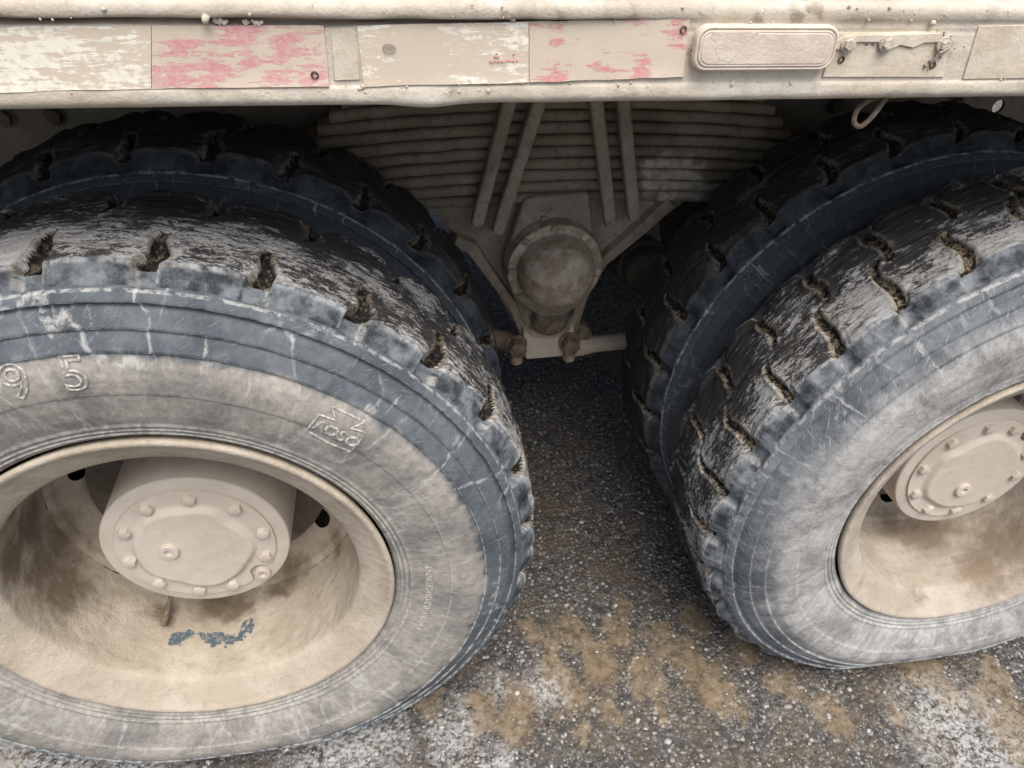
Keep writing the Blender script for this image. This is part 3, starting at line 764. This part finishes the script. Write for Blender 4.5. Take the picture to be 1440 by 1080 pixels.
left = sstep(.07, -.02, X + .06 * vnoise(np.stack([X * 9, X * 0, X * 0], -1), 3)); mid = np.exp(-((X - .02) / .05)**2)
zc = 1.2572 + .0012 * vnoise(np.stack([X * 14, X * 0, X * 0], -1), 6)
crease = np.exp(-((Zr - zc) / (.0024 + .0009 * vnoise(np.stack([X * 30, X * 0, X * 0], -1), 7)))**2)
dy = front * (.0150 * crease * left - .0040 * left * sstep(1.2575, 1.2605, Zr))
dy += front * .0011 * fbm(P.reshape(-1, 3) * np.array([7, 30, 40]), 3, 14).reshape(X.shape)
dy += front * .0007 * fbm(P.reshape(-1, 3) * 60, 3, 15).reshape(X.shape) * (sstep(1.207, 1.200, Zr) + sstep(1.250, 1.258, Zr) * .7 + .12)
dz = -.0035 * np.exp(-((X + .12) / .03)**2) * sstep(1.206, 1.192, Zr) + .0005 * fbm(P.reshape(-1, 3) * np.array([22, 5, 5]), 3, 16).reshape(X.shape) * sstep(1.210, 1.195, Zr)
P[..., 1] += dy; P[..., 2] += dz
rail = link("side_rail", fix_normals(raw_mesh("side_rail", P, grid_faces(len(xs), len(rp)), True)), MAT_rail, truck)
def rail_strip(name, pts_px, mat, lift=.0016, thick=.0022, n=14, parent=rail, uvid=0):
    """thin plate on the rail's face; pts_px: four corners tl,tr,br,bl"""
    c = [on_y(x, y, -.15) for x, y in pts_px]
    nu, nv = 40, n
    G = np.zeros((nu, nv, 3))
    for i, u in enumerate(np.linspace(0, 1, nu)):
        for j, v in enumerate(np.linspace(0, 1, nv)):
            G[i, j] = (c[0] * (1 - u) + c[1] * u) * (1 - v) + (c[3] * (1 - u) + c[2] * u) * v
    G[..., 1] = -.15 - lift + .0005 * fbm(G.reshape(-1, 3) * np.array([9, 1, 40]), 3, 40 + uvid).reshape(nu, nv)
    G[..., 1] += -.0010 * np.linspace(0, 1, nv)**6 * (1 + vnoise(G * 30, 4))
    e = .0005
    G[..., 2] += e * vnoise(G * np.array([60, 1, 1]), 9) * np.linspace(-1, 1, nv)**4
    B = G.copy(); B[..., 1] += thick
    V = np.vstack([G.reshape(-1, 3), B.reshape(-1, 3)]); F = grid_faces(nu, nv).tolist()
    N = nu * nv; F += [[a + N for a in f[::-1]] for f in F]
    edge = [(i * nv) for i in range(nu)] + [(nu - 1) * nv + j for j in range(1, nv)] + [i * nv + nv - 1 for i in range(nu - 2, -1, -1)] + [j for j in range(nv - 2, 0, -1)]
    for a, b in zip(edge, edge[1:] + edge[:1]): F.append([a, b, b + N, a + N])
    return link(name, fix_normals(raw_mesh(name, V, [list(map(int, f)) for f in F], True, 40)), mat, parent)
def tape_mat(name, tape, tape2, a0, a1, spots=None):
    M = Mat(name, .8); M.co = M.obj
    st = M.scale(M.warp(M.obj, 30, .004), (20, 20, 130)); n = M.noise(1, 8, .72, .2, st); n2 = M.noise(150, 4, .7); big = M.noise(7, 3)
    dust = M.mix(M.noise(30, 5), (.60, .50, .385), (.66, .57, .46))
    s = M.mt('ADD', n, M.mt('MULTIPLY', M.mt('SUBTRACT', big, .5), .7))
    s = M.mt('ADD', s, M.mt('MULTIPLY', M.mt('SUBTRACT', n2, .5), .30))
    if spots: s = M.mt('ADD', s, M.mt('MULTIPLY', M.mt('MAXIMUM', M.spots(spots), 0.0), .20))
    f = M.mt('MULTIPLY', M.rng(s, a0, a1), M.rng(n2, .30, .52, .45, 1.0))
    return M.done(M.mix(f, dust, M.mix(M.rng(n2, .4, .6), tape, tape2)), M.bump(M.mt('ADD', f, n2), .25, .0012))
MAT_tw = tape_mat("tape_white_worn", (.80, .75, .62), (.84, .80, .68), .50, .58)
_rs = [(*on_y(955, 40, -.15), .02), (*on_y(780, 105, -.15), .025), (*on_y(850, 100, -.15), .02), (*on_y(900, 98, -.15), .02), (*on_y(780, 62, -.15), .012), (*on_y(785, 40, -.15), .012)]
_rs2 = [(*on_y(x, y, -.15), .03) for x, y in ((250, 60), (300, 95), (350, 75), (400, 80), (240, 108), (300, 115), (380, 110), (340, 50), (440, 100))]
MAT_tr = tape_mat("tape_red_worn", (.62, .22, .23), (.62, .37, .34), .60, .635, _rs)
MAT_tr2 = tape_mat("tape_red_scuffed", (.62, .24, .25), (.62, .40, .37), .575, .615, _rs2)
rail_strip("reflective_tape", [(502, 36), (743, 30), (743, 115), (512, 121)], MAT_tw, uvid=1)["label"] = "worn white half of reflective tape with a circled mark"
rail_strip("reflective_tape", [(744, 30), (969, 26), (960, 107), (744, 115)], MAT_tr, uvid=2)["label"] = "pink faded red half of reflective tape"
rail_strip("reflective_tape", [(-60, 38), (213, 36), (213, 124), (-60, 130)], MAT_tw, uvid=3, lift=.0014)
rail_strip("reflective_tape", [(214, 36), (455, 35), (463, 120), (214, 124)], MAT_tr2, uvid=4, lift=.0014)
# small printed marks on the white tape: a ring mark and a faint red stamp
M = Mat("mark_print", .8); MAT_mark = M.done((.30, .27, .23)); M = Mat("stamp_print", .8); MAT_stamp = M.done((.62, .22, .22))
mk = on_y(547, 67, -.15); Jm = Joined()
ring = [(mk[0] + .0052 * math.cos(a), -.1526, mk[2] + .0036 * math.sin(a)) for a in np.linspace(0, 2 * math.pi, 28, endpoint=False)]
Jm.add(*tube_arrays(ring, .0004, 4, True))
for k in (-1, 0, 1):
    ring = [(mk[0] + k * .0024 + .0009 * math.cos(a), -.1526, mk[2] + .0013 * math.sin(a)) for a in np.linspace(0, 2 * math.pi, 12, endpoint=False)]
    Jm.add(*tube_arrays(ring, .00025, 4, True))
link("circled_mark", Jm.mesh("circled_mark"), MAT_mark, rail)
Js = Joined(); rr = random.Random(2)
for (x, y) in [(690 + 5.2 * k, 86 - .2 * k) for k in range(8)] + [(698, 75), (700, 79), (722, 75), (696, 79)]:
    a = on_y(x, y, -.15); L_ = rr.uniform(.0008, .0014)
    Js.add(*tube_arrays([(a[0] - L_, -.1524, a[2] + rr.uniform(-.001, .001)), (a[0], -.1526, a[2]), (a[0] + L_, -.1524, a[2] + rr.uniform(-.001, .001))], .0005, 4))
link("stamp_mark", Js.mesh("stamp_mark"), MAT_stamp, rail)

# side marker lamp: rounded housing with stepped lens
def rrect(w, h, r, n=10, skew=0.0):
    pts = []
    for cx_, cz_, a0 in ((w - r, h - r, 0), (-w + r, h - r, 90), (-w + r, -h + r, 180), (w - r, -h + r, 270)):
        for a in np.linspace(a0, a0 + 90, n): pts.append((cx_ + r * math.cos(deg(a)), cz_ + r * math.sin(deg(a))))
    return np.array(pts)
lc = (on_y(980, 68, -.15) + on_y(1161, 62, -.15)) / 2
lw, lh = .0705, .0195
def stepped(name, layers, mat, parent, bow=.0):
    rings = []
    for (inset, y) in layers:
        q = rrect(lw - inset, lh - inset, max(.0125 - inset * .55, .004))
        yy = y - bow * np.clip(1 - (q[:, 0] / lw)**2, 0, 1)
        rings.append(np.stack([lc[0] + q[:, 0], -.15 - yy * 0 + yy, lc[2] + q[:, 1]], -1))
    V = np.stack(rings, 0); m = V.shape[1]
    F = grid_faces(len(layers), m, wrap_v=True).tolist(); F.append([(len(layers) - 1) * m + k for k in range(m)])
    me = fix_normals(raw_mesh(name, V.reshape(-1, 3), [list(map(int, f)) for f in F], True, 30))
    return link(name, me, mat, parent)
lamp = stepped("marker_lamp", [(0, .002), (0, -.0085), (.0006, -.0104), (.0018, -.0112), (.0026, -.0110), (.0030, -.0098), (.0036, -.0098), (.0040, -.0112), (.0048, -.0117), (.0056, -.0114), (.012, -.0112)], MAT_lens, truck)
lamp["label"] = "oblong side marker lamp caked in pale dust"
stepped("lens", [(.0060, -.0100), (.0062, -.0116), (.0068, -.0121), (.012, -.0122)], MAT_lens, lamp)
cr = [(1003, 45), (1068, 46), (1050, 60), (1028, 88), (1012, 84), (1007, 72), (1008, 60), (1001, 55)]
cr = [on_y(x, y, -.163) for x, y in cr]
link("dust_crust", prism_mesh("dust_crust", [(p[0], p[2]) for p in cr], -.1624, -.1619, .0002, 1), MAT_lens, lamp)
# dirt wedge above the lamp and broken clip on its left
cl = [on_y(x, y, -.153) for x, y in [(968, 68), (976, 72), (971, 78), (980, 84)]]
link("lamp_clip", tube("lamp_clip", [(p[0], -.1535, p[2]) for p in cl], .0011, 6), MAT_rust, lamp)

# bolted bracket plate
def plate_px(name, pts, y0, y1, mat, parent, bev=.0006):
    P = [on_y(x, y, -.15) for x, y in pts]; return link(name, prism_mesh(name, [(p[0], p[2]) for p in P], y0, y1, bev, 1), mat, parent)
br = plate_px("bolt_bracket", [(1172, 46), (1318, 44), (1334, 50), (1326, 108), (1155, 108), (1160, 92)], -.1522, -.1485, MAT_plate, truck)
br["label"] = "thin bracket plate with a torn strap and three bolts"
plate_px("strap", [(1170, 68), (1175, 56), (1186, 48), (1300, 46), (1322, 45), (1322, 58), (1296, 59), (1280, 66), (1262, 62), (1250, 68), (1232, 58), (1200, 58), (1184, 69)], -.1545, -.1515, MAT_plate, br, .0005)
ME_bb = hex_bolt_mesh("bolt", .0058, .0058, .0078)
for (x, y) in ((1192, 62), (1246, 61), (1327, 63)):
    p = on_y(x, y, -.154); link("bolt", ME_bb, MAT_bolt, br, (p[0], -.1542, p[2]), (0, random.uniform(0, 1), 0))
ME_hole = fix_normals(lathe("bolt_hole", [(.0036, -.0006), (.0030, -.0016), (.0022, -.0014), (.0018, .0002), (.0001, .0004)], 16, 40))
M = Mat("hole_dirt", .9); MAT_hole = M.done(M.mix(M.rng(M.noise(300, 3), .4, .65), (.05, .036, .025), (.26, .20, .14)))
for (x, y) in ((1181, 83), (1309, 90), (960, 41), (443, 105)):
    p = on_y(x, y, -.15); link("bolt_hole", ME_hole, MAT_hole, br if x > 1000 else rail, (p[0], -.1522 if x > 1000 else -.1516, p[2]))
# caked mortar round the right bolt
Jc = Joined(); rr = random.Random(11)
def blob(J, c, s, ky=.5, seed=0):
    N = icoV * (1 + .35 * np.array([rr.uniform(-1, 1) for _ in range(12)])[:, None]) * s * np.array([1, ky, 1]); J.add(N + np.array(c), icoF.tolist())
for (x, y, s) in [(1326, 50, .004), (1334, 56, .004), (1338, 64, .0035), (1318, 82, .0035), (1312, 90, .004), (1305, 96, .003), (1322, 45, .003), (1270, 63, .0025), (1283, 62, .0025), (1232, 63, .002), (1222, 64, .002)]:
    for k in range(8):
        p = on_y(x + rr.uniform(-6, 6), y + rr.uniform(-5, 5), -.1530); blob(Jc, p, s * rr.uniform(.15, .42))
dirt = link("caked_dirt", Jc.mesh("caked_dirt", 60), MAT_rust, br); dirt["kind"] = "stuff"
link("wire_stub", tube("wire_stub", [on_y(1337, 68, -.158), on_y(1322, 74, -.160), on_y(1310, 88, -.1545)], .0011, 6), MAT_bolt, br)
plate_px("cover_plate", [(1376, 36), (1560, 32), (1560, 108), (1352, 111)], -.1518, -.1485, MAT_plate, truck)["label"] = "plain slanted-edge plate at the end of the rail"
# seam line (edge of a plate) between the tapes
plate_px("joint_plate", [(466, 40), (498, 39), (507, 112), (470, 113)], -.1510, -.1485, MAT_plate, rail, .0004)
# dried mortar splashes on the rail
Jc = Joined(); rr = random.Random(5)
for k in range(330):
    x = rr.uniform(-.62, .68); band = rr.random()
    if band < .55: z, y = rr.uniform(1.1975, 1.2065), -.1512
    elif band < .85: z, y = rr.uniform(1.257, 1.272), -.1535 - (.005 if x < -.05 else 0)
    else: z, y = rr.uniform(1.207, 1.256), -.1503
    s = min(rr.lognormvariate(math.log(.0010), .55), .0042)
    blob(Jc, (x, y, z), s, .6)
sp = link("mortar_splashes", Jc.mesh("mortar_splashes", 80), MAT_rail, rail); sp["kind"] = "stuff"
Jc = Joined()
for (x, y, s) in [(312, 31, .0045), (352, 31, .003), (366, 33, .003)]:
    for k in range(6):
        p = on_y(x + rr.uniform(-10, 10), y + rr.uniform(-2, 2), -.151); blob(Jc, p, s * rr.uniform(.3, .8), .6)
sp = link("mortar_lumps", Jc.mesh("mortar_lumps", 80), MAT_crust, rail); sp["kind"] = "stuff"

# unseen slab added to shade the underside; chassis frame
link("shade_deck", box_mesh("shade_deck", -3.2, 3.4, -.085, 2.36, 1.2100, 1.2690, .004), MAT_shade_deck, truck)
def frame_web(y, holes):
    bm = bmesh.new(); x0, x1, z0, z1 = -3.2, 3.4, .80, 1.12
    cut = sorted(holes)
    xs_ = [x0]
    faces = []
    V, F = [], []
    def quad(a, b, c, d): F.append([len(V) + k for k in range(4)]); V.extend([a, b, c, d])
    px_ = x0
    for (hx, hz, hr) in cut:
        s = hr * 1.6
        quad((px_, y, z0), (hx - s, y, z0), (hx - s, y, z1), (px_, y, z1))
        quad((hx - s, y, z0), (hx + s, y, z0), (hx + s, y, hz - s), (hx - s, y, hz - s))
        quad((hx - s, y, hz + s), (hx + s, y, hz + s), (hx + s, y, z1), (hx - s, y, z1))
        n = 24
        for k in range(n):
            a, b = 2 * math.pi * k / n, 2 * math.pi * (k + 1) / n
            def sq(t):
                m = max(abs(math.cos(t)), abs(math.sin(t))); return (hx + s * math.cos(t) / m, y, hz + s * math.sin(t) / m)
            ci = lambda t, yy=y: (hx + hr * math.cos(t), yy, hz + hr * math.sin(t))
            quad(ci(a), sq(a), sq(b), ci(b)); quad(ci(a, y + .008), ci(a), ci(b), ci(b, y + .008))
        px_ = hx + s
    quad((px_, y, z0), (x1, y, z0), (x1, y, z1), (px_, y, z1))
    # flanges
    quad((x0, y, z0), (x1, y, z0), (x1, y + .075, z0), (x0, y + .075, z0)); quad((x0, y, z1), (x1, y, z1), (x1, y + .075, z1), (x0, y + .075, z1))
    return raw_mesh("chassis_frame", V, F, False)
hole = on_y(1404, 150, .67)
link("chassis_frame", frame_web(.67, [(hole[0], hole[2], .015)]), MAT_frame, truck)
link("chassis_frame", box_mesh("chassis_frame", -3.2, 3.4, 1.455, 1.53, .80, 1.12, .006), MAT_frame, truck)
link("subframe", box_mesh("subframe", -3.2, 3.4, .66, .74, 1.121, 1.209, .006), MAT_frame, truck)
# frame bolts seen beyond the tyres
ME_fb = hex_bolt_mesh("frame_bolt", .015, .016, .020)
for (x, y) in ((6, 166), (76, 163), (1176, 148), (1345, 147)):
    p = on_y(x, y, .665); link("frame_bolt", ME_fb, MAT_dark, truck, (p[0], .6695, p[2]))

# ------------------------------------------------------------------ bogie: leaf spring, U-bolts, trunnion
spring = bpy.data.objects.new("leaf_spring", None); COL.objects.link(spring); spring.parent = truck; spring.location = (XM, .55, .79)
NL, TH_L = 11, .0235
for k in range(NL):
    halfL = .63 - .024 * k - (.05 if k == NL - 1 else 0)
    xs_ = np.linspace(-halfL, halfL, 41); z0 = TH_L * k
    # rounded-edge section
    sec = []
    for (sy, sz) in ((0, 0), (1, 0), (1, 1), (0, 1)):
        cy_, cz_ = (.010 if sy == 0 else .080), (.0100 if sz == 0 else TH_L - .0118)
        a0 = {(0, 0): 180, (1, 0): 270, (1, 1): 0, (0, 1): 90}[(sy, sz)]
        for a in np.linspace(a0, a0 + 90, 5): sec.append((cy_ + .0100 * math.cos(deg(a)), cz_ + .0098 * math.sin(deg(a))))
    sec = np.array(sec)
    V = np.zeros((41, len(sec), 3)); V[..., 0] = xs_[:, None]; V[..., 1] = sec[:, 0]; V[..., 2] = sec[:, 1] + z0
    V[..., 2] += (-.045 * (xs_ / .66)**2)[:, None]
    V[..., 1] += random.uniform(-.002, .002); V[..., 2] += .0016 * vnoise(V * 25, k); V[..., 1] += .0022 * vnoise(V * np.array([40, 1, 60]), k + 30)
    F = grid_faces(41, len(sec), wrap_v=True).tolist(); F += [list(range(len(sec)))[::-1], [40 * len(sec) + j for j in range(len(sec))]]
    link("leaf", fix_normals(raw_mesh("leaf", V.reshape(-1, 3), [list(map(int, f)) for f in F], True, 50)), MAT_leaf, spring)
def bar_poly(path, w):
    P = np.array(path, float); T = np.gradient(P, axis=0); T /= np.linalg.norm(T, axis=1)[:, None]
    N = np.stack([-T[:, 1], T[:, 0]], -1); w = np.broadcast_to(np.asarray(w, float), (len(P),))[:, None] / 2
    return [tuple(p) for p in P + N * w] + [tuple(p) for p in (P - N * w)[::-1]]
def strap_path(p, q, name, w=.026):
    """flat U-bolt leg from p (top) to q (rounded lower end), leaning outwards"""
    a, b = np.array([p[0], p[2]]), np.array([q[0], q[2]]); d = (b - a) / np.linalg.norm(b - a)
    pts = [a - d * .09, a, (a + b) / 2, b - d * .014, b - d * .005, b]
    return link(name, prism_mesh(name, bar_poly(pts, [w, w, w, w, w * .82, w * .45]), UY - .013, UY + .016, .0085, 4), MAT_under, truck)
UY = .525
for (t, b) in (((715, 145), (670, 322)), ((757, 145), (699, 332)), ((838, 145), (861, 322)), ((876, 145), (894, 313))):
    strap_path(on_y(*t, UY), on_y(*b, UY - .012), "u_bolt")
# spring seat / trunnion housing in front of the spring
def P_(x, y, Y): q = on_y(x, y, Y); return (q[0], q[2])
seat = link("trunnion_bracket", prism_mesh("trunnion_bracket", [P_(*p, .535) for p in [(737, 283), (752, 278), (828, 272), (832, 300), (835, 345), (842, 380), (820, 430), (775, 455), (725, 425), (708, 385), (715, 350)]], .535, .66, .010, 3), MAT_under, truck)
link("bracket_web", prism_mesh("bracket_web", [P_(*p, .575) for p in [(600, 288), (975, 262), (962, 285), (842, 372), (808, 480), (742, 492), (690, 395), (640, 330)]], .575, .64, .006, 2), MAT_under, seat)
# V-shaped gusset edges
for pts in ([(640, 345), (664, 352), (695, 396), (722, 432), (736, 470), (742, 492)], [(946, 288), (902, 328), (850, 372), (825, 415), (808, 455), (798, 482)]):
    link("gusset", prism_mesh("gusset", bar_poly([(lambda q: (q[0], q[2]))(on_y(x, y, .54)) for x, y in pts], [.030, .026, .021, .019, .017, .016]), .548, .62, .003, 2), MAT_under, seat)
foot = link("bracket_foot", prism_mesh("bracket_foot", [P_(*p, .53) for p in [(736, 462), (748, 474), (775, 478), (798, 470), (806, 452), (812, 500), (740, 506), (736, 490)]], .53, .62, .006, 2), MAT_plate, seat)
fs = on_y(775, 452, .545)
link("dirt_fill", fix_normals(lathe("dirt_fill", smooth_profile([(.0001, -.012), (.02, -.011), (.036, -.004), (.044, .012)], 3), 40, 60, .004, 5)), MAT_rust, seat, (fs[0], .545, fs[2]))
for (x, y) in ((727, 488), (802, 484)):
    q = on_y(x, y, .515)
    link("clamp_nut", hex_bolt_mesh("clamp_nut", .021, .03, .026), MAT_rust, seat, (q[0], .525, q[2]), (0, .4, 0))
    link("clamp_bolt", tube("clamp_bolt", [(q[0], .52, q[2] - .005), (q[0] + .001, .52, q[2] - .045)], .0145, 12), MAT_under, seat)
cap_c = on_y(781, 379, .497)
cap = link("trunnion_cap", fix_normals(lathe("trunnion_cap", smooth_profile([(.1015, .055), (.1015, .006), (.1010, .0015), (.0985, .0), (.0880, .0), (.0830, -.0015), (.0815, -.012), (.078, -.031), (.069, -.049), (.053, -.0630), (.032, -.0715), (.012, -.0745), (.0001, -.075)], 3), 72, 45, .0008, 3)), MAT_dome, truck, tuple(cap_c))
cap["label"] = "round domed trunnion cap below the leaf spring"
ME_cb = hex_bolt_mesh("cap_bolt", .0085, .0055, .0); ME_cb2 = ME_cb.copy()
for a in (52, -5, -48, -95, -140, 180, 135, 95):
    link("bolt", ME_cb2 if a in (52, -5) else ME_cb, MAT_plate if a in (52, -5) else MAT_under, cap, (.0935 * math.cos(deg(a)), .0005, .0935 * math.sin(deg(a))), (0, a, 0))
link("bracket_bolt", ME_cb, MAT_under, seat, tuple(on_y(765, 308, .533)))
# lower torque rods and axles
for (p, q, r) in (((818, 486), (872, 480), .026), ((722, 482), (690, 474), .028)):
    a, b = on_y(*p, .60), on_y(*q, .60); d = (b - a) / np.linalg.norm(b - a)
    rod = link("torque_rod", tube("torque_rod", [a - d * .05, a, a + d * .03, b, b + d * .35], [r, r, r * .8, r * .8, r * .8], 14), MAT_plate if p[0] > 800 else MAT_under, truck)
q = on_y(806, 470, .62)
link("rod_end", fix_normals(lathe("rod_end", [(.0001, -.03), (.03, -.03), (.042, -.022), (.046, 0), (.042, .03), (.0001, .04)], 28, 40, .003, 8)), MAT_rust, truck, tuple(q))
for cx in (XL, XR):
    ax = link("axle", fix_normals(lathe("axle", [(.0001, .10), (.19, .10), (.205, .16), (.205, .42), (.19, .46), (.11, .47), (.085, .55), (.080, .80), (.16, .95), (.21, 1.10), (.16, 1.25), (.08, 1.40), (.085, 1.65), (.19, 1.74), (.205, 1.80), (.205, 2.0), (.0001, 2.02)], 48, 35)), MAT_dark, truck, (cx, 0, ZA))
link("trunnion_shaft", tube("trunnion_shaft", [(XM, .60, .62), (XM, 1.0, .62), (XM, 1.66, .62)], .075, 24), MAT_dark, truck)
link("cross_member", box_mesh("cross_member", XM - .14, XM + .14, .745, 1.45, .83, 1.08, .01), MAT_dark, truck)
bp = [on_y(900, 372, .72), on_y(930, 366, .75), on_y(900, 352, .78)]
link("brake_chamber", fix_normals(lathe("brake_chamber", smooth_profile([(.0001, -.06), (.05, -.058), (.062, -.045), (.062, -.01), (.07, -.005), (.07, .005), (.062, .01), (.062, .05), (.04, .07), (.0001, .072)], 2), 32, 40)), MAT_dark, truck, tuple(on_y(905, 372, .76)))

# ------------------------------------------------------------------ wire loop hanging below the rail
w = [(1262, 131), (1248, 136), (1240, 146), (1228, 162), (1217, 173), (1208, 178), (1201, 172), (1203, 160), (1210, 150), (1222, 141), (1234, 137), (1246, 133)]
wp = [on_y(x, y, -.135 + .004 * i / 4) for i, (x, y) in enumerate(w)]
wp[0][2] = 1.1870; wp[-1][2] = max(wp[-1][2], 1.1855)
wire = link("wire_loop", tube("wire_loop", smooth_profile(wp, 4), .0028, 8), MAT_rust)
wire["label"] = "rusty wire loop hanging under the rail below the bracket"; wire["category"] = "wire"
